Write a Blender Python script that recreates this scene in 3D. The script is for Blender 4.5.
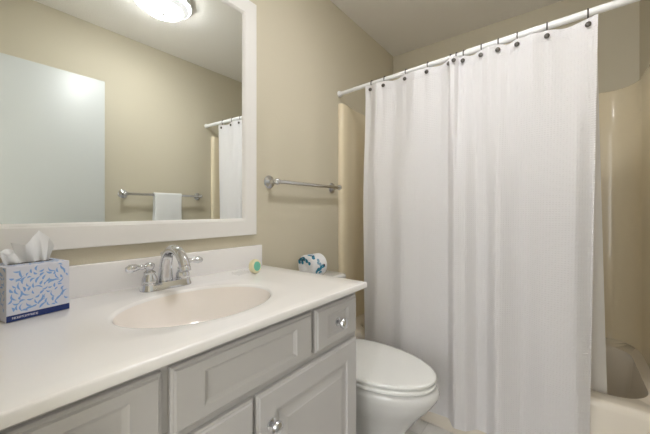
import bpy, bmesh, math, random
from mathutils import Vector, Matrix
random.seed(7)
PI = math.pi
for o in list(bpy.data.objects): bpy.data.objects.remove(o)
COL = bpy.context.scene.collection
SC = bpy.context.scene

# ------------------------------------------------------------------ camera
CX, CZ = 1.188, 1.136
cam_d = bpy.data.cameras.new('camera'); cam = bpy.data.objects.new('camera', cam_d); COL.objects.link(cam)
cam_d.sensor_fit = 'HORIZONTAL'; cam_d.sensor_width = 36.0; cam_d.lens = 36.0*308.8/650
cam_d.shift_y = -(217-210.27)/650
cam_d.clip_start = .01
cam.location = (CX, 0, CZ); cam.rotation_euler = (PI/2, 0, math.radians(37.871))
SC.camera = cam
# ------------------------------------------------------------------ exposure, world, large lights
SC.view_settings.view_transform = 'Standard'; SC.view_settings.look = 'None'
SC.view_settings.gamma = 1.0; SC.view_settings.use_curve_mapping = False
SC.view_settings.exposure = 1.42
LAMP = (0.865, 0.925, 2.48)
LAMP_E = 25.0
HALL_W = 11.0
wd = bpy.data.worlds.new('world'); SC.world = wd; wd.use_nodes = True
wd.node_tree.nodes['Background'].inputs[0].default_value = (.9, .93, 1, 1)
wd.node_tree.nodes['Background'].inputs[1].default_value = .25

def area(name, loc, rot, sx, sy, power, color):
    l = bpy.data.lights.new(name, 'AREA'); l.shape = 'RECTANGLE'; l.size = sx; l.size_y = sy
    l.energy = power; l.color = color
    o = bpy.data.objects.new(name, l); COL.objects.link(o); o.location = loc; o.rotation_euler = rot
    return o
# added fill light, aimed through the open doorway from behind the camera
area('hall_fill', (1.09, -1.40, 1.35), (PI/2, 0, 0), 1.1, 1.9, HALL_W, (.93, .96, 1.0))

# ------------------------------------------------------------------ materials
def mat(name, color, rough=.5, metal=0.0, bump=None, coat=0, emit=None, trans=0, alpha=1, sub=0, spec=.5, var=None):
    m = bpy.data.materials.new(name); m.use_nodes = True
    nt = m.node_tree; b = nt.nodes['Principled BSDF']
    b.inputs['Base Color'].default_value = (*color, 1); b.inputs['Roughness'].default_value = rough
    b.inputs['Metallic'].default_value = metal; b.inputs['Coat Weight'].default_value = coat
    b.inputs['Specular IOR Level'].default_value = spec
    b.inputs['Transmission Weight'].default_value = trans; b.inputs['Alpha'].default_value = alpha
    tc = nt.nodes.new('ShaderNodeTexCoord')
    if emit: b.inputs['Emission Color'].default_value = (*emit[0], 1); b.inputs['Emission Strength'].default_value = emit[1]
    if var:   # (scale, amount) slight colour mottling that belongs to the material
        n = nt.nodes.new('ShaderNodeTexNoise'); n.inputs['Scale'].default_value = var[0]; n.inputs['Detail'].default_value = 3
        mx = nt.nodes.new('ShaderNodeMix'); mx.data_type = 'RGBA'
        mx.inputs[6].default_value = (*[c*(1-var[1]) for c in color], 1); mx.inputs[7].default_value = (*[min(1, c*(1+var[1])) for c in color], 1)
        nt.links.new(tc.outputs['Object'], n.inputs['Vector']); nt.links.new(n.outputs['Fac'], mx.inputs[0]); nt.links.new(mx.outputs[2], b.inputs['Base Color'])
    if bump:  # (scale, strength, distance)
        n = nt.nodes.new('ShaderNodeTexNoise'); n.inputs['Scale'].default_value = bump[0]; n.inputs['Detail'].default_value = 4
        bp = nt.nodes.new('ShaderNodeBump'); bp.inputs['Strength'].default_value = bump[1]; bp.inputs['Distance'].default_value = bump[2]
        nt.links.new(tc.outputs['Object'], n.inputs['Vector']); nt.links.new(n.outputs['Fac'], bp.inputs['Height']); nt.links.new(bp.outputs['Normal'], b.inputs['Normal'])
    return m

M = {}
M['wall'] = mat('wall_paint', (.645, .59, .46), .75, bump=(220, .25, .002), var=(2.5, .015))
M['ceil'] = mat('ceiling_paint', (.90, .87, .82), .9, bump=(120, .6, .004))
M['trim'] = mat('trim_paint', (.86, .85, .82), .35)
M['frame'] = mat('mirror_frame_paint', (.86, .84, .81), .35)
M['door'] = mat('door_paint', (.60, .62, .605), .4)
M['cab'] = mat('cabinet_paint', (.575, .56, .555), .38)
M['cabin'] = mat('cabinet_inside', (.35, .34, .32), .6)
M['marble'] = mat('cultured_marble', (.92, .90, .885), .16, coat=.3, var=(6, .008))
M['bone'] = mat('basin_marble', (.90, .84, .785), .14, coat=.3)
M['chrome'] = mat('chrome', (.68, .69, .72), .08, 1)
M['nickel'] = mat('satin_nickel', (.66, .66, .66), .22, 1)
M['bronze'] = mat('dark_hook_metal', (.12, .11, .10), .35, .8)
M['mirror'] = mat('mirror_silver', (.90, .93, .91), .0, 1)
M['china'] = mat('toilet_china', (.69, .685, .67), .10, coat=.4)
M['seat'] = mat('toilet_seat_plastic', (.86, .86, .83), .16, coat=.3)
M['tub'] = mat('tub_enamel', (.84, .77, .66), .18, coat=.3)
M['surround'] = mat('surround_acrylic', (.85, .745, .54), .24, coat=.3)
M['rod'] = mat('rod_enamel', (.86, .86, .86), .3)
M['paper'] = mat('wrapped_paper', (.86, .86, .87), .6, bump=(60, .25, .002))
M['leafblue'] = mat('leaf_print_teal', (.01, .23, .38), .5)
M['twig'] = mat('twig_print_dark', (.03, .03, .05), .5)
M['outline'] = mat('leaf_outline_print', (.25, .42, .55), .5)
M['boxpaper'] = mat('box_card', (.70, .71, .80), .45)
M['boxleaf'] = mat('box_leaf_print', (.23, .42, .76), .45)
M['navy'] = mat('box_navy_band', (.010, .03, .16), .4)
M['white_ink'] = mat('white_ink', (.9, .9, .93), .5)
M['soap'] = mat('cream_soap', (.85, .78, .52), .4)
M['green'] = mat('green_seal', (.16, .52, .38), .35)
M['film'] = mat('clear_film', (.97, .97, .97), .2, alpha=.16)
M['tile'] = mat('floor_vinyl', (.74, .72, .69), .3)
M['black'] = mat('black_slot', (.02, .02, .02), .6)
M['towel'] = mat('terry_towel', (.88, .88, .87), .95, bump=(450, 1, .004))
M['water'] = mat('drain_dark', (.05, .05, .05), .4)

def tissue_mat():
    m = mat('tissue_paper', (.95, .95, .95), .9, bump=(90, .12, .001)); nt = m.node_tree; b = nt.nodes['Principled BSDF']
    t = nt.nodes.new('ShaderNodeBsdfTranslucent'); t.inputs[0].default_value = (.9, .9, .9, 1)
    mx = nt.nodes.new('ShaderNodeMixShader'); mx.inputs[0].default_value = .2
    nt.links.new(b.outputs[0], mx.inputs[1]); nt.links.new(t.outputs[0], mx.inputs[2]); nt.links.new(mx.outputs[0], nt.nodes['Material Output'].inputs[0])
    return m
M['tissue'] = tissue_mat()

def cloth_mat(name, color, transl, waffle):
    m = mat(name, color, .85); nt = m.node_tree; b = nt.nodes['Principled BSDF']; N = nt.nodes; L = nt.links
    b.inputs['Sheen Weight'].default_value = .15
    if waffle:
        uv = N.new('ShaderNodeTexCoord'); sp = N.new('ShaderNodeSeparateXYZ'); L.new(uv.outputs['UV'], sp.inputs[0])
        hs = []
        for k, per in ((0, .0105), (1, .0095)):
            a = N.new('ShaderNodeMath'); a.operation = 'MULTIPLY'; a.inputs[1].default_value = 2*PI/per; L.new(sp.outputs[k], a.inputs[0])
            s = N.new('ShaderNodeMath'); s.operation = 'SINE'; L.new(a.outputs[0], s.inputs[0]); hs.append(s)
        mx = N.new('ShaderNodeMath'); mx.operation = 'MAXIMUM'; L.new(hs[0].outputs[0], mx.inputs[0]); L.new(hs[1].outputs[0], mx.inputs[1])
        bp = N.new('ShaderNodeBump'); bp.inputs['Strength'].default_value = .5; bp.inputs['Distance'].default_value = .0016
        L.new(mx.outputs[0], bp.inputs['Height']); L.new(bp.outputs['Normal'], b.inputs['Normal'])
    t = N.new('ShaderNodeBsdfTranslucent'); t.inputs[0].default_value = (*color, 1)
    ms = N.new('ShaderNodeMixShader'); ms.inputs[0].default_value = transl
    L.new(b.outputs[0], ms.inputs[1]); L.new(t.outputs[0], ms.inputs[2]); L.new(ms.outputs[0], N['Material Output'].inputs[0])
    return m
M['curtain'] = cloth_mat('waffle_curtain', (.875, .858, .862), .28, True)
M['liner'] = cloth_mat('vinyl_liner', (.88, .86, .83), .45, False)

def floor_mat():
    m = M['tile']; nt = m.node_tree; b = nt.nodes['Principled BSDF']
    tc = nt.nodes.new('ShaderNodeTexCoord'); br = nt.nodes.new('ShaderNodeTexBrick'); br.offset = 0
    br.inputs['Color1'].default_value = (.70, .68, .65, 1); br.inputs['Color2'].default_value = (.73, .71, .68, 1); br.inputs['Mortar'].default_value = (.64, .62, .59, 1)
    br.inputs['Scale'].default_value = 1; br.inputs['Brick Width'].default_value = .305; br.inputs['Row Height'].default_value = .305; br.inputs['Mortar Size'].default_value = .003
    nt.links.new(tc.outputs['Object'], br.inputs['Vector']); nt.links.new(br.outputs['Color'], b.inputs['Base Color'])
floor_mat()

def lamp_glass():
    m = bpy.data.materials.new('ribbed_lamp_glass'); m.use_nodes = True; nt = m.node_tree; N = nt.nodes; L = nt.links
    b = N['Principled BSDF']; b.inputs['Base Color'].default_value = (.8, .8, .8, 1); b.inputs['Roughness'].default_value = .15
    tc = N.new('ShaderNodeTexCoord'); sp = N.new('ShaderNodeSeparateXYZ'); L.new(tc.outputs['Object'], sp.inputs[0])
    ln = N.new('ShaderNodeVectorMath'); ln.operation = 'LENGTH'
    cb = N.new('ShaderNodeCombineXYZ'); L.new(sp.outputs[0], cb.inputs[0]); L.new(sp.outputs[1], cb.inputs[1]); L.new(cb.outputs[0], ln.inputs[0])
    r = N.new('ShaderNodeMapRange'); r.inputs[1].default_value = .090; r.inputs[2].default_value = .118; r.inputs[3].default_value = 1; r.inputs[4].default_value = .008
    L.new(ln.outputs['Value'], r.inputs[0])
    at = N.new('ShaderNodeMath'); at.operation = 'ARCTAN2'; L.new(sp.outputs[1], at.inputs[0]); L.new(sp.outputs[0], at.inputs[1])
    a = N.new('ShaderNodeMath'); a.operation = 'MULTIPLY'; a.inputs[1].default_value = 60; L.new(at.outputs[0], a.inputs[0])
    s = N.new('ShaderNodeMath'); s.operation = 'SINE'; L.new(a.outputs[0], s.inputs[0])
    rr = N.new('ShaderNodeMath'); rr.operation = 'MULTIPLY'; rr.inputs[1].default_value = 700; L.new(ln.outputs['Value'], rr.inputs[0])
    s2 = N.new('ShaderNodeMath'); s2.operation = 'SINE'; L.new(rr.outputs[0], s2.inputs[0])
    p = N.new('ShaderNodeMath'); p.operation = 'MULTIPLY_ADD'; L.new(s.outputs[0], p.inputs[0]); L.new(s2.outputs[0], p.inputs[1]); p.inputs[2].default_value = 1.3
    e = N.new('ShaderNodeMapRange'); e.inputs[1].default_value = .149; e.inputs[2].default_value = .153; e.inputs[3].default_value = 0; e.inputs[4].default_value = .5
    L.new(ln.outputs['Value'], e.inputs[0])
    ad = N.new('ShaderNodeMath'); ad.operation = 'ADD'; L.new(r.outputs[0], ad.inputs[0]); L.new(e.outputs[0], ad.inputs[1]); r = ad
    q = N.new('ShaderNodeMath'); q.operation = 'MULTIPLY'; L.new(p.outputs[0], q.inputs[0]); L.new(r.outputs[0], q.inputs[1])
    st = N.new('ShaderNodeMath'); st.operation = 'MULTIPLY'; st.inputs[1].default_value = LAMP_E; L.new(q.outputs[0], st.inputs[0])
    b.inputs['Emission Color'].default_value = (.985, .985, 1.0, 1); L.new(st.outputs[0], b.inputs['Emission Strength'])
    return m
M['lamp'] = lamp_glass()

# ------------------------------------------------------------------ mesh helpers
def link(name, bm, m, parent=None, loc=None, smooth=True, ang=35):
    bmesh.ops.recalc_face_normals(bm, faces=bm.faces[:])
    me = bpy.data.meshes.new(name); bm.to_mesh(me); bm.free()
    for x in (m if isinstance(m, (list, tuple)) else [m]): me.materials.append(x)
    if smooth:
        me.polygons.foreach_set('use_smooth', [True]*len(me.polygons)); me.set_sharp_from_angle(angle=math.radians(ang))
    o = bpy.data.objects.new(name, me); COL.objects.link(o)
    if parent: o.parent = parent
    if loc: o.location = loc
    return o
def tag(o, label=None, cat=None, group=None, kind=None):
    if label: o['label'] = label
    if cat: o['category'] = cat
    if group: o['group'] = group
    if kind: o['kind'] = kind
    return o
def thing(name, label, cat, loc=(0, 0, 0), group=None, rz=0):
    o = bpy.data.objects.new(name, None); COL.objects.link(o); o.location = loc; o.rotation_euler = (0, 0, rz)
    o.empty_display_size = .05
    return tag(o, label, cat, group)
def struct(name, bm, m, parent=None, **k):
    o = link(name, bm, m, parent, **k)
    if not parent: o['kind'] = 'structure'
    return o
def box(bm, x0, x1, y0, y1, z0, z1, bev=0, seg=2, mi=0):
    r = bmesh.ops.create_cube(bm, size=1); vs = r['verts']
    for v in vs: v.co = Vector((x0+(v.co.x+.5)*(x1-x0), y0+(v.co.y+.5)*(y1-y0), z0+(v.co.z+.5)*(z1-z0)))
    fs = set(f for v in vs for f in v.link_faces)
    for f in fs: f.material_index = mi
    if bev:
        es = list(set(e for v in vs for e in v.link_edges))
        bmesh.ops.bevel(bm, geom=es, offset=bev, segments=seg, profile=.5, affect='EDGES', clamp_overlap=True)
    return bm
def bx(*a, **k): return box(bmesh.new(), *a, **k)
def loft(bm, rings, cap0=True, cap1=True, closed=True, mi=0):
    vr = [[bm.verts.new(p) for p in r] for r in rings]; n = len(vr[0])
    for a, b in zip(vr, vr[1:]):
        for i in range(n if closed else n-1):
            j = (i+1) % n
            f = bm.faces.new((a[i], a[j], b[j], b[i])); f.material_index = mi
    if cap0: bm.faces.new(vr[0][::-1]).material_index = mi
    if cap1: bm.faces.new(vr[-1]).material_index = mi
    return vr
def lathe(bm, prof, n=32, M4=None, caps=True):
    """prof = [(r, z)...] about local z"""
    M4 = M4 or Matrix.Identity(4)
    rings = [[M4 @ Vector((r*math.cos(2*PI*i/n), r*math.sin(2*PI*i/n), z)) for i in range(n)] for r, z in prof]
    loft(bm, rings, caps, caps); return bm
def axis_m(p, d):
    """matrix carrying local z onto direction d at point p"""
    d = Vector(d).normalized(); q = d.to_track_quat('Z', 'Y'); return Matrix.Translation(p) @ q.to_matrix().to_4x4()
def smooth_path(pts, rad, sub=6):
    out, rr = [], []
    n = len(pts)
    for i in range(n-1):
        p0, p1, p2, p3 = [Vector(pts[max(0, min(n-1, k))]) for k in (i-1, i, i+1, i+2)]
        for s in range(sub):
            t = s/sub
            out.append(.5*((2*p1)+(-p0+p2)*t+(2*p0-5*p1+4*p2-p3)*t*t+(-p0+3*p1-3*p2+p3)*t**3)); rr.append(rad[i]*(1-t)+rad[i+1]*t)
    out.append(Vector(pts[-1])); rr.append(rad[-1]); return out, rr
def tube(bm, pts, rad, n=16, sub=0, caps=True, squash=None, ref=None):
    if not isinstance(rad, (list, tuple)): rad = [rad]*len(pts)
    pts = [Vector(p) for p in pts]
    if sub: pts, rad = smooth_path(pts, rad, sub)
    rings = []; prev = None
    for i, p in enumerate(pts):
        d = (pts[min(i+1, len(pts)-1)]-pts[max(i-1, 0)]).normalized()
        if prev is None:
            u = Vector(ref) if ref else (Vector((0, 0, 1)) if abs(d.z) < .9 else Vector((1, 0, 0)))
        else: u = prev
        u = (u-d*u.dot(d)).normalized(); prev = u; w = d.cross(u)
        sq = squash[i*(len(squash)-1)//max(1, len(pts)-1)] if squash else 1
        rings.append([p+u*math.cos(2*PI*k/n)*rad[i]*sq+w*math.sin(2*PI*k/n)*rad[i] for k in range(n)])
    loft(bm, rings, caps, caps); return bm
def interp(xs, ys, x):
    """smooth (cosine) interpolation through keys"""
    if x <= xs[0]: return ys[0]
    if x >= xs[-1]: return ys[-1]
    for i in range(len(xs)-1):
        if x <= xs[i+1]:
            t = (x-xs[i])/(xs[i+1]-xs[i]); t = t*t*(3-2*t); return ys[i]+(ys[i+1]-ys[i])*t
def sph(bm, c, r, n=16, sc=(1, 1, 1)):
    bmesh.ops.create_uvsphere(bm, u_segments=n*2, v_segments=n, radius=r, matrix=Matrix.Translation(c) @ Matrix.Diagonal((*sc, 1))); return bm

# ------------------------------------------------------------------ the room
W, B, C = 1.524, 2.50, 2.48     # width, depth, ceiling height
struct('floor', bx(-.1, W+.1, -1.6, B+.1, -.1, 0), M['tile'])
struct('ceiling', bx(-.1, W+.1, -1.6, B+.1, C, C+.1), M['ceil'])
struct('wall_left', bx(-.1, 0, -.12, B+.1, 0, C), M['wall'])
struct('wall_right', bx(W, W+.1, -.12, B+.1, 0, C), M['wall'])
struct('wall_back', bx(0, W, B, B+.1, 0, C), M['wall'])
bm = bx(0, .66, -.12, -.005, 0, C); box(bm, .66, W, -.12, -.005, 2.09, C); box(bm, 1.5, W, -.12, -.005, 0, 2.09)
struct('wall_front', bm, M['wall'], smooth=False)
struct('wall_hall_left', bx(.2, .3, -1.5, -.12, 0, C), M['wall'])
struct('wall_hall_right', bx(W+.1, W+.2, -1.5, -.12, 0, C), M['wall'])
struct('wall_hall_back', bx(.2, W+.2, -1.6, -1.5, 0, C), M['wall'])
bm = bx(.66, .68, -.125, 0, 0, 2.09); box(bm, 1.48, 1.5, -.125, 0, 0, 2.09); box(bm, .66, 1.5, -.125, 0, 2.07, 2.09)
struct('trim_1', bm, M['trim'])
bm = bx(.001, .013, 1.0, 1.63, 0, .09, bev=.004); struct('baseboard_left', bm, M['trim'])
bm = bx(W-.013, W-.001, .08, 1.63, 0, .09, bev=.004); struct('baseboard_right', bm, M['trim'])

# door swung open against the right wall
bm = bx(1.432, 1.467, .03, .776, .012, 2.055, bev=.002)
door = struct('door_1', bm, M['door'])
bm = bmesh.new(); prof = [(.003, 0), (.028, 0), (.028, .006), (.012, .010), (.011, .03), (.024, .036), (.028, .05), (.022, .058), (.002, .060)]
lathe(bm, prof, 24, axis_m((1.432, .715, .95), (-1, 0, 0))); k = link('door_knob', bm, M['nickel'], door)
bm = bmesh.new(); lathe(bm, [(.003, 0), (.028, 0), (.028, .006), (.012, .010), (.011, .02), (.022, .026), (.022, .042), (.002, .046)], 24, axis_m((1.467, .715, .95), (1, 0, 0))); link('door_knob', bm, M['nickel'], door)
for z in (.25, 1.05, 1.85):
    bm = bmesh.new(); lathe(bm, [(.001, 0), (.006, 0), (.006, .08), (.001, .08)], 12, Matrix.Translation((1.474, .026, z))); link('hinge', bm, M['nickel'], door)
bm = bx(1.436, 1.463, .776, .7775, .92, .98); link('latch_plate', bm, M['nickel'], door)

# ------------------------------------------------------------------ ceiling lamp
t = thing('ceiling_lamp', 'round ribbed glass ceiling lamp glowing white, seen in the mirror', 'ceiling lamp', LAMP)
bm = bmesh.new(); lathe(bm, [(.001, 0), (.165, 0), (.172, -.006), (.172, -.022), (.166, -.028), (.158, -.028), (.158, -.02), (.001, -.02)], 64); link('trim_ring', bm, M['rod'], t)
bm = bmesh.new(); lathe(bm, [(.157, -.021), (.1565, -.034), (.152, -.044), (.140, -.054), (.120, -.064), (.095, -.073), (.06, -.081), (.03, -.084), (.001, -.085)], 64, caps=False); link('glass_shade', bm, M['lamp'], t)
bm = bmesh.new(); lathe(bm, [(.001, -.085), (.012, -.0855), (.012, -.090), (.006, -.095), (.001, -.096)], 20); link('finial', bm, M['nickel'], t)

# ------------------------------------------------------------------ mirror
t = thing('wall_mirror', 'large rectangular wall mirror in a flat white frame above the sink', 'mirror', (0, .4985, 1.02))
link('glass', bx(.004, .012, -.405, .400, .06, 1.04), M['mirror'], t, smooth=False)
def rect_frame(bm, y0, y1, z0, z1, prof):
    rings = [[(x, y0+d, z0+d), (x, y1-d, z0+d), (x, y1-d, z1-d), (x, y0+d, z1-d)] for d, x in prof]
    for a, b in zip(rings, rings[1:]+rings[:1]):
        va = [bm.verts.new(p) for p in a]; vb = [bm.verts.new(p) for p in b]
        for i in range(4): bm.faces.new((va[i], va[(i+1) % 4], vb[(i+1) % 4], vb[i]))
    bmesh.ops.remove_doubles(bm, verts=bm.verts[:], dist=1e-6); return bm
bm = rect_frame(bmesh.new(), -.4705, .4695, 0, 1.10, [(0, .001), (0, .019), (.003, .022), (.067, .022), (.071, .019), (.073, .0195), (.079, .013), (.079, .001)])
link('frame', bm, M['frame'], t)

# ------------------------------------------------------------------ vanity cabinet
VY0, VY1 = .012, .998
t = thing('vanity_cabinet', 'pale grey painted vanity cabinet with raised panels under the white sink top', 'vanity cabinet', (0, .4985, 0))
cab = t; OY = -.4985
bm = bx(.002, .556, VY0+OY, VY0+OY+.018, 0, .842); box(bm, .002, .556, VY1+OY-.018, VY1+OY, 0, .842)
box(bm, .002, .02, VY0+OY+.018, VY1+OY-.018, .1, .842); box(bm, .02, .53, VY0+OY+.018, VY1+OY-.018, .1, .118)
box(bm, .48, .495, VY0+OY+.018, VY1+OY-.018, 0, .1)
link('carcass', bm, M['cab'], t, smooth=False)
bm = bmesh.new()   # face frame: rails and stiles
for a in ((VY0, VY1, .815, .842), (VY0, VY1, .650, .6895), (VY0, VY1, .10, .135)): box(bm, .538, .557, a[0]+OY, a[1]+OY, a[2], a[3])
for a in ((VY0, .035), (.262, .30), (.708, .752), (.962, VY1)): box(bm, .5385, .5565, a[0]+OY, a[1]+OY, .6905, .8145)
for a in ((VY0, .035), (.48, .52), (.962, VY1)): box(bm, .5385, .5565, a[0]+OY, a[1]+OY, .1355, .6545)
link('face_frame', bm, M['cab'], t, smooth=False)
def panel(y0, y1, z0, z1, my, mz, raised):
    """door or drawer front: edge moulding, flat margin, sunk groove, field"""
    prof = [(0, 0), (0, .010), (.003, .013), (.006, .0135), (.009, .018)]
    ins = [(d, d, x) for d, x in prof]
    if raised: ins += [(my, mz, .018), (my+.004, mz+.004, .0115), (my+.016, mz+.016, .0105), (my+.040, mz+.040, .0165), (my+.042, mz+.042, .018)]
    else: ins += [(my, mz, .018), (my+.003, mz+.003, .0155), (my+.010, mz+.008, .0115), (my+.012, mz+.010, .0110)]
    rings = [[(x, y0+a, z0+b), (x, y1-a, z0+b), (x, y1-a, z1-b), (x, y0+a, z1-b)] for a, b, x in ins]
    bm = bmesh.new(); loft(bm, rings); return bm
def knob(parent, loc):
    bm = bmesh.new(); lathe(bm, [(.001, -.001), (.0145, -.001), (.0145, .002), (.010, .005), (.0055, .007), (.0055, .013), (.010, .016), (.0165, .020), (.018, .025), (.0155, .031), (.009, .035), (.001, .0355)], 28, axis_m(loc, (1, 0, 0)))
    return link('knob', bm, M['chrome'], parent)
XF = .5575
def front(name, y0, y1, z0, z1, my, mz, raised, kn=None):
    yc, zc = (y0+y1)/2, (z0+z1)/2
    o = link(name, panel(y0-yc, y1-yc, z0-zc, z1-zc, my, mz, raised), M['cab'], cab, loc=(XF, yc+OY, zc), smooth=False)
    if kn: knob(o, (.0115 if not raised else .018, kn[0]-yc, kn[1]-zc))
    return o
front('drawer', .746, .983, .686, .822, .058, .030, False, (.868, .752))
front('drawer', .022, .279, .689, .822, .058, .030, False, (.142, .755))
front('false_front', .296, .727, .684, .822, .070, .030, False)
front('door', .512, .985, .112, .664, .064, .064, True, (.556, .572))
front('door', .020, .502, .112, .664, .060, .060, True, (.447, .574))

# ------------------------------------------------------------------ vanity top with its basin
KZ, CD, VW, TH = .870, .606, 1.003, .023
BCX, BCY, BA, BB = .347, .494, .163, .221   # basin centre and half sizes (x, y)
t = thing('sink_countertop', 'glossy white one-piece vanity top with oval basin and backsplash', 'vanity top', (0, .0, KZ))
NB = 120
cx0, cx1, cy0, cy1 = .001, CD, .0, VW
angs = sorted([2*PI*i/NB for i in range(NB)]+[math.atan2(y-BCY, x-BCX) % (2*PI) for x in (cx0, cx1) for y in (cy0, cy1)])
def rect_pt(a, ins, z):
    x0, x1, y0, y1 = cx0, cx1-ins, cy0+ins, cy1-ins
    dx, dy = math.cos(a), math.sin(a); ts = []
    if dx > 1e-9: ts.append((x1-BCX)/dx)
    if dx < -1e-9: ts.append((x0-BCX)/dx)
    if dy > 1e-9: ts.append((y1-BCY)/dy)
    if dy < -1e-9: ts.append((y0-BCY)/dy)
    s = min(ts); return Vector((BCX+dx*s, BCY+dy*s, z))
def ell(a, k, z, sx=0.0):
    # same ray angles, on the ellipse grown by k
    A, Bb = BA+k, BB+k; dx, dy = math.cos(a), math.sin(a); r = 1/math.sqrt((dx/A)**2+(dy/Bb)**2)
    return Vector((BCX+dx*r+sx, BCY+dy*r, z))
bm = bmesh.new()
rings = [[ell(a, 0, -.008) for a in angs], [ell(a, .002, -.004) for a in angs], [ell(a, .006, -.0012) for a in angs], [ell(a, .012, 0) for a in angs]]
rings += [[ell(a, .012, 0)*(1-s)+rect_pt(a, .005, 0)*s for a in angs] for s in (.25, .5, .75)]
rings += [[rect_pt(a, i, z) for a in angs] for i, z in ((.005, 0), (.0022, -.0006), (.0006, -.0022), (0, -.005), (0, -TH+.004), (.0012, -TH+.0012), (.004, -TH))]
rings += [[ell(a, .03, -TH) for a in angs], [ell(a, .002, -.009) for a in angs]]
loft(bm, rings, False, False); bmesh.ops.remove_doubles(bm, verts=bm.verts[:], dist=1e-5)
link('slab', bm, M['marble'], t, ang=50)
bm = bmesh.new(); DEP = .125
rings = []
for k in range(15):
    s = 1-k/14*.97
    z = -.008-DEP*(1-s**2.6)**.85
    rings.append([Vector((BCX-.03*(1-s)+(p.x-BCX)*s, BCY+(p.y-BCY)*s, z)) for p in [ell(a, 0, 0) for a in angs]])
rings2 = [[p+Vector((0, 0, -.012)) for p in r] for r in rings[::-1]]
loft(bm, rings+rings2, False, False); link('basin', bm, M['bone'], t, ang=60)
DX = BCX-.03*.97
bm = bmesh.new(); lathe(bm, [(.001, .004), (.012, .004), (.021, .003), (.024, .0), (.024, -.03), (.018, -.03), (.001, -.03)], 28, Matrix.Translation((DX, BCY, -.008-DEP))); link('drain', bm, M['chrome'], t)
bm = bx(.001, .021, .0, VW, -.002, .098, bev=.004, seg=3); bs = link('backsplash', bm, M['marble'], t)

# ------------------------------------------------------------------ faucet
FY, FX = .508, .099
t = thing('faucet', 'chrome two-handled arched faucet standing behind the oval basin', 'faucet', (FX, FY, KZ)); fa = t
bm = bmesh.new()
def stadium(hw, hl, z, n=14):
    pts = [Vector((hw*math.cos(PI*i/n), (hl-hw)+hw*math.sin(PI*i/n), z)) for i in range(n+1)]
    pts += [Vector((hw*math.cos(PI+PI*i/n), -(hl-hw)+hw*math.sin(PI+PI*i/n), z)) for i in range(n+1)]
    return pts
loft(bm, [stadium(a, b, z) for a, b, z in ((.029, .085, 0), (.029, .085, .005), (.027, .083, .009), (.0255, .0815, .020), (.023, .079, .0235), (.016, .07, .024))])
link('base_plate', bm, M['chrome'], t)
for s in (-1, 1):
    bm = bmesh.new(); lathe(bm, [(.001, .0), (.0255, .0), (.0255, .003), (.023, .005), (.0240, .010), (.0225, .020), (.0185, .029), (.0165, .034), (.0180, .037), (.0180, .040), (.0140, .043), (.010, .047), (.011, .050), (.0140, .054), (.0155, .060), (.0140, .067), (.008, .071), (.001, .072)], 28, Matrix.Translation((0, s*.056, .021)))
    h = link('handle', bm, M['chrome'], t)
    bm = bmesh.new(); tube(bm, [(0, s*.060, .081), (0, s*.073, .081), (.001, s*.080, .0805), (.002, s*.088, .081), (.003, s*.101, .0815), (.004, s*.115, .0805), (.004, s*.126, .078), (.004, s*.130, .077)], [.008, .007, .0095, .0075, .0125, .0145, .0105, .001], 18, sub=4, squash=[1, 1, .95, .85, .85])
    link('lever', bm, M['chrome'], h)
bm = bmesh.new()   # arched spout, wide oval foot narrowing over the arch
tube(bm, [(-.010, 0, .014), (-.010, 0, .045), (-.006, 0, .080), (.008, 0, .114), (.040, 0, .1335), (.078, 0, .129), (.108, 0, .108), (.122, 0, .084)],
     [.0255, .0235, .021, .019, .018, .017, .0165, .017], 24, sub=6, ref=(1, 0, 0), squash=[.85, .85, .85, .85, .9, .95, 1, 1])
link('spout', bm, M['chrome'], t)
bm = bmesh.new(); lathe(bm, [(.001, 0), (.0165, 0), (.0175, .003), (.0175, .013), (.0155, .016), (.001, .017)], 24, axis_m((.127, 0, .070), (-.40, 0, 1))); link('aerator', bm, M['chrome'], t)
bm = bmesh.new(); tube(bm, [(-.030, 0, .016), (-.030, 0, .108)], .0028, 10); lathe(bm, [(.001, 0), (.006, .001), (.008, .006), (.006, .012), (.001, .014)], 16, Matrix.Translation((-.030, 0, .106))); link('lift_rod', bm, M['chrome'], t)

# ------------------------------------------------------------------ tissue box
BL, BD, BH = .124, .112, .131
t = thing('tissue_box', 'white tissue box with light blue leaf print and navy band beside the sink', 'tissue box', (.0885, .163, KZ), rz=math.atan2(.023, .121)); tb = t
bm = bx(-BD/2, BD/2, -BL/2, BL/2, .001, BH, bev=.0012)
def leaf(bm, P, cx, cy, L, wd, ang, bend, mi, lim):
    """curved leaf outline on the plane P(u, v); kept only if inside lim"""
    n = 7; up, dn = [], []
    for i in range(n+1):
        s = i/n; x = (s-.5)*L; y = bend*L*(1-(2*s-1)**2); w = wd*math.sin(PI*s**.75)
        for lst, q in ((up, y+w), (dn, y-w)):
            lst.append((cx+x*math.cos(ang)-q*math.sin(ang), cy+x*math.sin(ang)+q*math.cos(ang)))
    if any(not (lim[0] < a < lim[1] and lim[2] < b < lim[3]) for a, b in up+dn): return
    for i in range(n):
        q = [up[i], up[i+1], dn[i+1], dn[i]]
        if i == 0: q = [up[0], up[1], dn[1]]
        if i == n-1: q = [up[i], up[i+1], dn[i]]
        try: bm.faces.new([bm.verts.new(P(a, b)) for a, b in q]).material_index = mi
        except ValueError: pass
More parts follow.
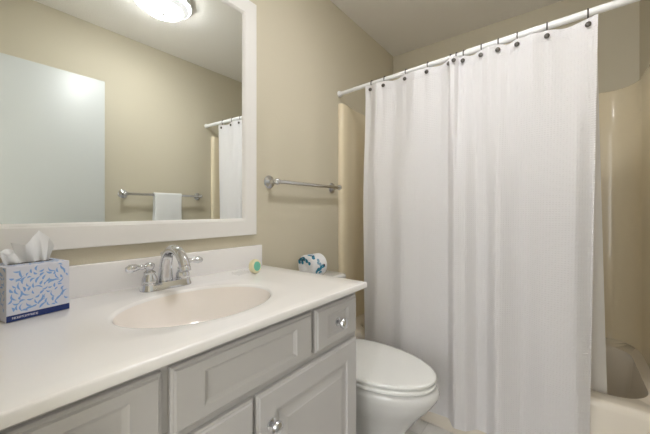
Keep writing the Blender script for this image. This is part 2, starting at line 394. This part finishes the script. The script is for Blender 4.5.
def leaves(bm, P, u0, u1, v0, v1, mi):
    pts = []; tries = 0
    while tries < 5000:
        tries += 1
        a, b = random.uniform(u0, u1), random.uniform(v0, v1)
        if all((a-c)**2+(b-d)**2 > .0094**2 for c, d in pts): pts.append((a, b))
    for a, b in pts:
        L = random.choice((.010, .012, .014, .020)); swirl = math.atan2(b-(v0+v1)/2, a-(u0+u1)/2)+PI/2
        leaf(bm, P, a, b, L, random.uniform(.0016, .0027), random.uniform(0, PI), random.choice((.1, .18, .28, -.2)), mi, (u0, u1, v0, v1))
E_ = .0003
leaves(bm, lambda a, b: (BD/2+E_, a, b), -BL/2+.002, BL/2-.002, .020, BH-.002, 1)
leaves(bm, lambda a, b: (a, -BL/2-E_, b), -BD/2+.002, BD/2-.002, .020, BH-.002, 1)
leaves(bm, lambda a, b: (a, b, BH+E_), -BD/2+.002, BD/2-.002, -BL/2+.002, BL/2-.002, 1)
# navy band round the foot
for q in ([(BD/2+E_, -BL/2, .0015), (BD/2+E_, BL/2, .0015), (BD/2+E_, BL/2, .0165), (BD/2+E_, -BL/2, .0165)],):
    bm.faces.new([bm.verts.new(p) for p in q]).material_index = 2
# small white lettering, too small to read in the photo: a row of letter strokes
y = -BL/2+.010
for k in range(17):
    wl = .0024; zb, zt = .0068, .0118; F2 = .0006; s = .0006
    strokes = [(y, y+s, zb, zt)] + random.choice(([(y, y+wl-s, zt-s, zt), (y, y+wl-s, zb, zb+s)], [(y+wl-2*s, y+wl-s, zb, zt), (y, y+wl-s, zb, zb+s)], [(y, y+wl-s, .009, .009+s), (y+wl-2*s, y+wl-s, zb, zt)], [(y, y+wl-s, zt-s, zt), (y+wl-2*s, y+wl-s, .009, zt)]))
    for a, b, c, d in strokes:
        bm.faces.new([bm.verts.new(p) for p in ((BD/2+F2, a, c), (BD/2+F2, b, c), (BD/2+F2, b, d), (BD/2+F2, a, d))]).material_index = 3
    y += .0029
link('carton', bm, [M['boxpaper'], M['boxleaf'], M['navy'], M['white_ink']], t, smooth=False)
bm = bx(-.012, .012, -.045, .045, BH+.0002, BH+.0008); link('opening', bm, M['black'], t)
# tissue pulled up through the slot
def tissue():
    bm = bmesh.new(); NS, NT = 60, 16
    # keys along the sheet: position at the foot (along y), position at the top edge, height, depth of the top
    s_ = [0, .10, .17, .24, .30, .36, .44, .58, .72, .84, 1.0]
    yb = [-.045, -.040, -.034, -.028, -.022, -.014, -.002, .012, .024, .032, .036]
    yt = [-.062, -.056, -.046, -.034, -.024, -.036, -.014, .004, .022, .040, .046]
    zt = [.024, .034, .022, .026, .034, .054, .046, .064, .081, .062, .040]
    xt = [.020, .010, .012, .004, -.010, -.004, .010, .000, -.010, .004, .012]
    g = []
    for i in range(NS+1):
        s = i/NS; a, b, h, x = [interp(s_, k, s) for k in (yb, yt, zt, xt)]
        row = []
        for j in range(NT+1):
            q = j/NT
            fold = .0050*math.sin(s*26+q*1.5)*(1-.75*q)+.0012*math.sin(s*60+q*4)*(1-q)+.004*q*math.sin(s*11+2*q)
            yy = a+(b-a)*(q**.8); zz = BH-.006+(h+.006)*q
            row.append(bm.verts.new((fold+x*q**1.4, yy, zz)))
        g.append(row)
    for i in range(NS):
        for j in range(NT): bm.faces.new((g[i][j], g[i+1][j], g[i+1][j+1], g[i][j+1]))
    # second ply behind, lower and rolled back
    g = []
    for i in range(31):
        s = i/30; row = []
        for j in range(9):
            q = j/8; row.append(bm.verts.new((-.006-.022*q**1.5+.004*math.sin(s*20+q), -.040+.078*s-(.014*q*(1-s))+.008*q*s, BH-.006+(.032+.010*math.sin(s*8))*q)))
        g.append(row)
    for i in range(30):
        for j in range(8): bm.faces.new((g[i][j], g[i+1][j], g[i+1][j+1], g[i][j+1]))
    return bm
link('tissue', tissue(), M['tissue'], t, ang=80)

# ------------------------------------------------------------------ soap and its clear wrapper
t = thing('soap_bar', 'small round cream soap with a green seal on end by the backsplash', 'soap', (.158, .846, KZ+.0306), rz=math.radians(8))
mr = axis_m((0, 0, 0), (1, 0, .12))
bm = bmesh.new(); lathe(bm, [(.001, -.014), (.022, -.014), (.028, -.010), (.030, -.001), (.0285, .007), (.022, .0105), (.001, .011)], 36, mr); link('soap_disc', bm, M['soap'], t)
bm = bmesh.new(); lathe(bm, [(.001, .0095), (.0195, .0095), (.0195, .0118), (.017, .0125), (.001, .0128)], 28, mr); link('green_label', bm, M['green'], t)
bm = bx(-.022, .022, -.030, .030, 0, .012, bev=.004, seg=3)
o = link('soap_wrapper', bm, M['film'], None, loc=(.120, .800, KZ+.0005)); o.rotation_euler = (0, 0, .15)
tag(o, 'clear empty plastic soap wrapper lying left of the round cream soap', 'wrapper')

# ------------------------------------------------------------------ towel bars
def towel_bar(label, loc, L, sx):
    t = thing('towel_bar', label, 'towel bar', loc, 'towel bars on the walls')
    for s in (-1, 1):
        bm = bmesh.new(); lathe(bm, [(.001, 0), (.033, 0), (.0335, .003), (.029, .006), (.030, .010), (.020, .015), (.012, .020), (.0095, .030), (.009, .046), (.010, .049), (.001, .050)], 28, axis_m((sx*.0005, s*L/2, 0), (sx, 0, 0)))
        br = link('bracket', bm, M['chrome'], t)
        bm = bmesh.new(); sph(bm, (sx*.060, s*L/2, 0), .0165, 12); tube(bm, [(sx*.060, s*(L/2+.010), 0), (sx*.060, s*(L/2+.017), 0)], [.007, .004], 14); link('knuckle', bm, M['chrome'], br)
    bm = bmesh.new(); tube(bm, [(sx*.060, -L/2+.011, 0), (sx*.060, -L/2+.018, 0), (sx*.060, -L/2+.020, 0), (sx*.060, L/2-.020, 0), (sx*.060, L/2-.018, 0), (sx*.060, L/2-.011, 0)], [.0125, .0125, .0100, .0100, .0125, .0125], 20); link('bar', bm, M['nickel'], t)
    return t
towel_bar('empty chrome towel bar on the beige wall right of the mirror', (0, 1.330, 1.279), .535, 1)
towel_bar('chrome towel bar seen in the mirror with a white towel over it', (W, 1.225, 1.262), .61, -1)
# hand towel draped over the reflected bar
bm = bmesh.new(); xb, zb = W-.060, 1.262; rr = .0125
path = [(xb+rr, .90)]+[(xb+rr, .90+(zb-.90)*k/14) for k in range(1, 15)]
path += [(xb+rr*math.cos(a), zb+rr*math.sin(a)) for a in [PI*k/10 for k in range(1, 10)]]
path += [(xb-rr-.002*math.sin(k*.5), zb-(zb-.84)*k/16) for k in range(0, 17)]
rows = []
for k, (x, z) in enumerate(path):
    rows.append([bm.verts.new((x+(-.0035 if x < xb else .003)*math.sin(j*.55)*min(1, abs(zb-z)*5), 1.122+.222*j/24+.003*math.sin(k*.4)*(1 if j > 12 else -1), z)) for j in range(25)])
for a, b in zip(rows, rows[1:]):
    for j in range(24): bm.faces.new((a[j], a[j+1], b[j+1], b[j]))
o = link('hand_towel', bm, M['towel'], None, ang=80); md = o.modifiers.new('thick', 'SOLIDIFY'); md.thickness = .006; md.offset = 1
tag(o, 'white terry hand towel folded over the towel bar seen in the mirror', 'towel')

# ------------------------------------------------------------------ toilet
TY = 1.270
t = thing('toilet', 'white two-piece toilet with closed lid between the vanity and the curtain', 'toilet', (0, TY, 0))
def egg(xb, xf, hw, z, n=48, mid=.42, pb=.62, dz=0):
    xc = xb+(xf-xb)*mid; pts = []
    for i in range(n):
        a = 2*PI*i/n; c, s = math.cos(a), math.sin(a)
        if c >= 0: x = xc+(xf-xc)*c; y = hw*s
        else: x = xc-(xc-xb)*abs(c)**pb; y = hw*math.copysign(abs(s)**.85, s)
        pts.append(Vector((x, y, z)))
    return pts
bm = bmesh.new()
loft(bm, [egg(*a) for a in ((.14, .600, .120, 0), (.14, .605, .122, .006), (.145, .595, .112, .03), (.15, .610, .104, .09), (.15, .630, .108, .15), (.15, .660, .120, .20), (.16, .695, .142, .25), (.17, .728, .164, .29), (.18, .757, .178, .325), (.18, .776, .186, .355), (.18, .784, .189, .375), (.18, .778, .187, .388), (.18, .768, .182, .397), (.19, .750, .172, .401))])
link('bowl', bm, M['china'], t, ang=60)
bm = bmesh.new()
loft(bm, [egg(*a) for a in ((.25, .762, .180, .4015), (.248, .770, .184, .406), (.248, .771, .185, .416), (.252, .766, .182, .4205))]); link('seat', bm, M['seat'], t, ang=60)
bm = bmesh.new()
loft(bm, [egg(*a) for a in ((.235, .760, .178, .4235), (.232, .768, .184, .427), (.231, .770, .186, .434), (.232, .769, .185, .4395), (.238, .764, .181, .4425), (.250, .750, .170, .4435), (.29, .70, .14, .4445), (.36, .62, .08, .445))]); link('lid', bm, M['seat'], t, ang=60)
for s in (-1, 1):
    bm = bmesh.new(); tube(bm, [(.232, s*.07-.02, .430), (.232, s*.07+.02, .430)], .011, 14); box(bm, .222, .242, s*.07-.018, s*.07+.018, .4015, .425, bev=.003); link('seat_hinge', bm, M['seat'], t)
    bm = bmesh.new(); lathe(bm, [(.014, 0), (.014, .006), (.010, .013), (.001, .016)], 16, Matrix.Translation((.30, s*.112, .02))); link('bolt_cap', bm, M['china'], t)
def rr4(x0, x1, hw, z, r=.03, n=5):
    pts = []
    for cx_, cy_, a0 in ((x1-r, hw-r, 0), (x0+r, hw-r, PI/2), (x0+r, -hw+r, PI), (x1-r, -hw+r, 1.5*PI)):
        pts += [Vector((cx_+r*math.cos(a0+PI/2*i/n), cy_+r*math.sin(a0+PI/2*i/n), z)) for i in range(n+1)]
    return pts
bm = bmesh.new(); loft(bm, [rr4(*a) for a in ((.04, .165, .17, .398), (.03, .175, .185, .41), (.022, .182, .193, .50), (.016, .190, .205, .735))]); link('tank', bm, M['china'], t, ang=50)
bm = bmesh.new(); loft(bm, [rr4(*a) for a in ((.012, .194, .208, .736), (.008, .200, .214, .741), (.008, .201, .215, .762), (.011, .197, .211, .771), (.02, .187, .20, .775))]); link('tank_lid', bm, M['china'], t, ang=50)
bm = bmesh.new(); lathe(bm, [(.001, 0), (.012, 0), (.012, .006), (.001, .010)], 18, axis_m((.190, -.15, .69), (1, 0, 0))); tube(bm, [(.203, -.15, .69), (.208, -.13, .689), (.209, -.08, .684)], [.006, .005, .006], 12, sub=4); link('flush_lever', bm, M['chrome'], t)
# toilet paper roll in printed paper, on the tank lid
RR, RL = .061, .112
t = thing('toilet_roll', 'toilet roll wrapped in white paper with blue leaves on the tank lid', 'toilet paper', (.100, 1.290, .7755+RR), rz=math.radians(-4))
bm = bmesh.new(); mr = axis_m((0, RL/2, 0), (0, -1, 0))
lathe(bm, [(.003, .016), (.008, .010), (.016, .004), (.030, .0), (.050, .0), (RR-.004, .002), (RR, .007), (RR, RL-.007), (RR-.004, RL-.002), (.05, RL), (.030, RL), (.018, RL-.0012), (.010, RL-.004), (.004, RL-.008)], 48, mr)
fe = lambda a, b: (a, -RL/2-.0005, b)
def cyl(a, b): # a = angle from the top towards +x, b = along the axis from the near end
    return ((RR+.0006)*math.sin(a/RR), -RL/2+b, (RR+.0006)*math.cos(a/RR))
big = (-1, 1, -1, 1)
for cx_, cy_, L_, an, mi in ((-.045, .022, .018, 2.2, 1), (-.030, .036, .016, .9, 1), (-.022, .022, .018, 1.9, 1), (-.012, .043, .016, 2.6, 1), (-.040, .034, .012, 1.2, 2), (-.008, .036, .012, .4, 1), (.010, .032, .018, 2.2, 1), (-.005, -.046, .014, 2.0, 1), (-.018, .032, .014, .8, 2), (.030, .020, .014, 2.5, 1)):
    leaf(bm, fe, cx_, cy_, L_*1.6, .0095 if mi == 1 else .006, an, .05, mi, big)
for a, b, L_, an, mi in ((.020, .014, .018, .9, 1), (.032, .030, .020, 2.2, 1), (.026, .022, .016, .3, 2), (.045, .020, .016, 1.5, 1), (.062, .045, .014, .7, 3), (.075, .040, .014, 2.3, 3), (.085, .052, .014, .9, 3), (.112, .040, .020, 1.0, 1), (.105, .055, .018, .2, 1), (.098, .070, .018, 1.2, 1), (.094, .082, .014, .6, 2), (.122, .028, .018, .2, 1), (.13, .060, .018, 1.4, 1), (-.004, .035, .014, .4, 3), (.002, .048, .012, 2.0, 3), (-.03, .05, .018, .6, 1), (-.04, .065, .016, 1.8, 2)):
    leaf(bm, cyl, a, b, L_*1.6, .0095 if mi != 2 else .006, an, .05, mi, big)
link('wrapped_roll', bm, [M['paper'], M['leafblue'], M['twig'], M['outline']], t, ang=50)

# ------------------------------------------------------------------ bathtub
TF, TR = 1.645, .375
def rrect(x0, x1, y0, y1, r, z, n=10):
    pts = []
    for cx_, cy_, a0 in ((x1-r, y1-r, 0), (x0+r, y1-r, PI/2), (x0+r, y0+r, PI), (x1-r, y0+r, 1.5*PI)):
        pts += [Vector((cx_+r*math.cos(a0+PI/2*i/n), cy_+r*math.sin(a0+PI/2*i/n), z)) for i in range(n+1)]
    return pts
t = thing('bathtub', 'white alcove bathtub with rounded rim behind the shower curtain', 'bathtub', (0, 0, 0))
X0, X1, Y1 = .002, W-.002, B-.002
bm = bmesh.new()
rings = [rrect(X0, X1, TF, Y1, .004, 0), rrect(X0, X1, TF, Y1, .004, TR-.03), rrect(X0, X1, TF+.003, Y1, .006, TR-.012), rrect(X0, X1, TF+.012, Y1, .010, TR-.002), rrect(X0, X1, TF+.022, Y1, .014, TR),
         rrect(.075, 1.462, TF+.078, Y1-.140, .13, TR+.001), rrect(.083, 1.468, TF+.086, Y1-.146, .13, TR-.004), rrect(.090, 1.466, TF+.092, Y1-.150, .13, TR-.016),
         rrect(.12, 1.455, TF+.108, Y1-.160, .13, .24), rrect(.16, 1.44, TF+.125, Y1-.172, .13, .13), rrect(.20, 1.41, TF+.150, Y1-.195, .12, .080), rrect(.28, 1.36, TF+.21, Y1-.24, .10, .065)]
loft(bm, rings); link('tub_shell', bm, M['tub'], t, ang=60)
bm = bmesh.new(); lathe(bm, [(.001, .003), (.02, .003), (.026, .001), (.026, -.002), (.001, -.002)], 24, Matrix.Translation((.36, 2.05, .067))); link('drain', bm, M['chrome'], t)

# moulded surround: one sheet folded round three walls, top edge rounded at the inner corners
t = thing('tub_surround', 'glossy cream moulded bathtub surround lining the three alcove walls', 'tub surround', (0, 0, 0))
TZ = 1.846
def plan():
    """(x, y, arc length) of the face of the sheet, left front edge round to right front edge"""
    p = []
    SF = 1.672
    left = [(.002, SF-.004), (.016, SF-.003), (.026, SF+.002), (.032, SF+.012), (.034, SF+.025), (.034, SF+.050), (.032, SF+.070), (.024, SF+.115), (.018, SF+.16)]
    p += left
    r = .07; xi, yi = .016, B-.016
    p += [(xi, y) for y in (1.95, 2.10, 2.25)]
    p += [(xi+r-r*math.cos(a), yi-r+r*math.sin(a)) for a in [PI/2*k/8 for k in range(9)]]
    p += [(x, yi) for x in (.2, .4, .6, .8, .95, 1.1, 1.2, 1.26, 1.31, 1.35, 1.38)]
    r2 = .11; xj = W-.016
    p += [(xj-r2+r2*math.sin(a), yi-1.7*r2+1.7*r2*math.cos(a)) for a in [PI/2*k/14 for k in range(15)]]
    p += [(xj, y) for y in (2.24, 2.18, 2.10, 2.0, 1.92, 1.86)]
    p += [(W-x, y) for x, y in left[::-1]]
    return p
def ztop(x, y): return TZ
bm = bmesh.new(); P = plan(); cols = []
for i, (x, y) in enumerate(P):
    zt = ztop(x, y)
    zs = [TR+.001]+[TR+.001+(zt-TR-.012)*k/6 for k in range(1, 7)]
    # direction to the wall behind
    a = Vector(P[max(i-1, 0)]); b = Vector(P[min(i+1, len(P)-1)]); d = (b-a).normalized(); nrm = Vector((-d.y, d.x))
    q = [Vector((x, y, z)) for z in zs]+[Vector((x+nrm.x*.003, y+nrm.y*.003, zt-.004)), Vector((min(max(x+nrm.x*.013, .0015), W-.0015), min(y+nrm.y*.013, B-.0015), zt))]
    far_ = .20 if y > 2.2 else .03
    xb_ = min(max(x+nrm.x*far_, .0012), W-.0012) if not (.10 < x < W-.13) else x
    yb_ = min(y+nrm.y*far_, B-.0012)
    q.append(Vector((xb_, yb_, zt)))
    cols.append(q)
loft(bm, cols, False, False, closed=False); link('surround_panel', bm, M['surround'], t, ang=50)

# ------------------------------------------------------------------ curtain rod
RY = 1.678
def ry_(x): return 1.678-.048*x/1.3
def far(x): return CX+(x-CX)*(ry_(x)-.018)/1.59
def rz_(x): return 1.907+.023*(x/1.3)
t = thing('curtain_rod', 'white tension rod spanning the tub alcove under the ceiling', 'curtain rod', (0, RY, rz_(0)))
bm = bmesh.new(); tube(bm, [(.012, ry_(.012)-RY, rz_(.012)-rz_(0)), (.80, ry_(.8)-RY, rz_(.80)-rz_(0))], .0128, 20); link('inner_tube', bm, M['rod'], t)
bm = bmesh.new(); tube(bm, [(.80, ry_(.8)-RY, rz_(.8)-rz_(0)), (.802, ry_(.802)-RY, rz_(.802)-rz_(0)), (W-.012, ry_(W-.012)-RY, rz_(W-.012)-rz_(0))], [.0132, .0150, .0150], 20); link('outer_tube', bm, M['rod'], t)
for s, x in ((1, .0008), (-1, W-.0008)):
    bm = bmesh.new(); lathe(bm, [(.001, 0), (.020, 0), (.021, .006), (.017, .012), (.015, .020), (.001, .020)], 24, axis_m((x, ry_(x)-RY, rz_(x)-rz_(0)), (s, 0, 0))); link('end_cap', bm, M['rod'], t)

# ------------------------------------------------------------------ shower curtain
RX = [.290, .374, .502, .622, .737, .765, .798, .877, .947, 1.021, 1.128, 1.259]
RX = [far(x) for x in RX]
tx = [.259, .290, .335, .374, .440, .502, .560, .622, .688, .730, .748, .765, .780, .798, .838, .877, .911, .947, .985, 1.021, 1.076, 1.128, 1.194, 1.259, 1.288]
ty = [-6, 0, -14, 0, 12, 0, -13, 0, 10, -2, -26, -22, 4, 0, 12, 0, -14, 0, 12, 0, -14, 0, 10, 0, -8]
tx = [far(x) for x in tx]
bxk = [.250, .330, .410, .490, .570, .650, .715, .765, .805, .860, .890, .945, 1.040, 1.130, 1.215, 1.276]
byk = [2, -14, 0, -14, -2, 10, 14, -26, -22, 14, 14, -22, 10, -18, -20, 4]
CY = 1.600
def cy(x, z):
    w = min(1, max(0, (1.86-z)/.75)); w = w*w*(3-2*w)
    a = interp(tx, ty, x); b = interp(bxk, byk, x)
    ripple = 2.2*math.sin(x*30+z*2.2)*w+.5*math.sin(x*80-z*3)
    return (ry_(x)-.018)*(1-w)+CY*w+(1.5*a*(1-w)+1.35*b*w+ripple)/1000
def hem_top(x):
    # peaks at the hooks, shallow sags between
    i = max(0, min(len(RX)-2, sum(1 for r in RX if r <= x)-1)); a, b = RX[i], RX[i+1]; t_ = (x-a)/(b-a)
    sag = .007*math.sin(PI*max(0, min(1, t_)))*min(1, (b-a)/.10)
    return rz_(x)-.017-sag-.012*max(0, min(1, (x-.95)/.3))
def sheet(bm, x0t, x1t, x0b, x1b, ztf, zb, yf, nx, nz):
    uvl = bm.loops.layers.uv.new('UVMap'); g = []; arc = 0; prev = None
    for i in range(nx+1):
        s = i/nx; row = []
        for j in range(nz+1):
            q = j/nz; xt = x0t+(x1t-x0t)*s; zt = ztf(xt); z = zt+(zb(s)-zt)*q
            x = xt+((x0b+(x1b-x0b)*s)-xt)*q; row.append(bm.verts.new((x, yf(x, z), z)))
        m = row[nz//2].co
        if prev is not None: arc += (Vector((m.x, m.y))-prev).length
        prev = Vector((m.x, m.y)); g.append((row, arc))
    for i in range(nx):
        for j in range(nz):
            f = bm.faces.new((g[i][0][j], g[i+1][0][j], g[i+1][0][j+1], g[i][0][j+1]))
            for l, (ii, jj) in zip(f.loops, ((i, j), (i+1, j), (i+1, j+1), (i, j+1))):
                l[uvl].uv = (g[ii][1], g[ii][0][jj].co.z)
    return bm
t = thing('shower_curtain', 'white waffle-weave shower curtain hanging in folds outside the tub', 'shower curtain', (0, 0, 0))
bm = sheet(bmesh.new(), far(.259), far(1.288), .245, 1.262, hem_top, lambda s: .082, cy, 360, 60)
o = link('fabric', bm, M['curtain'], t, ang=180)
bm = bmesh.new()   # turned top hem, a little proud of the fabric
uvl = bm.loops.layers.uv.new('UVMap'); rows = []
for i in range(361):
    x = far(.259)+(far(1.288)-far(.259))*i/360; zt = hem_top(x)
    rows.append([bm.verts.new((x, cy(x, zt-d)-off, zt-d+e)) for d, off, e in ((0, -.0005, .0004), (.002, .0008, .001), (.03, .0009, 0), (.044, .0008, 0), (.046, .0001, 0))])
for a, b in zip(rows, rows[1:]):
    for j in range(4):
        f = bm.faces.new((a[j], b[j], b[j+1], a[j+1]))
        for l in f.loops: l[uvl].uv = (l.vert.co.x, l.vert.co.z)
link('top_hem', bm, M['curtain'], t, ang=180)
t2 = thing('shower_liner', 'pale vinyl liner behind the waffle curtain, its right edge hanging inside the tub', 'shower liner', (0, 0, 0))
def ly(x, z):
    w = min(1, max(0, (1.86-z)/1.3)); return 1.675+.085*w+(.004*math.sin(x*40)+.005*math.sin(x*17+z*3))*(1 if z < 1.8 else .6)
bm = sheet(bmesh.new(), .265, 1.290, .30, 1.332, lambda x: rz_(x)-.032, lambda s: .20, ly, 160, 30)
link('vinyl_sheet', bm, M['liner'], t2, ang=180)

# hooks: a loop over the rod ending in a dark button on the front of the curtain
def hook(x, label):
    zc = rz_(x); zb = hem_top(x)-.027; yb = cy(x, zb)-ry_(x)-.004
    t = thing('curtain_hook', label, 'curtain hook', (x, ry_(x), zc), 'dark metal hooks along the curtain rod')
    R_ = .0165; pts = [(0, yb+.003, zb-zc), (0, yb+.012, zb-zc+.006), (0, -R_+.005, -.020), (0, -R_, -.008)]
    pts += [(0, -R_*math.cos(a), R_*math.sin(a)) for a in [PI*k/8 for k in range(0, 9)]]
    pts += [(0, R_, -.010), (0, R_-.003, -.018)]
    bm = bmesh.new(); tube(bm, pts, .0026, 8, sub=2); link('loop', bm, M['bronze'], t)
    bm = bmesh.new(); lathe(bm, [(.001, 0), (.0085, .001), (.0105, .004), (.0095, .009), (.006, .0115), (.001, .012)], 20, axis_m((0, yb+.002, zb-zc), (0, -1, 0))); link('button', bm, M['bronze'], t)
HL = ['dark curtain hook at the far left corner of the shower curtain', 'second dark curtain hook from the left, close to the left corner one',
      'dark curtain hook third from the left, alone on the left half', 'dark curtain hook fourth from the left, just left of the bunched fold',
      'leftmost of the three close curtain hooks at the bunched fold', 'middle one of the three close curtain hooks at the bunched fold',
      'rightmost of the three close curtain hooks at the bunched fold', 'first dark curtain hook right of the bunched fold',
      'second dark curtain hook right of the bunched fold', 'third dark curtain hook from the right end of the curtain',
      'second dark curtain hook from the right end of the curtain', 'dark curtain hook at the top right corner of the shower curtain']
for x, l in zip(RX, HL): hook(x, l)
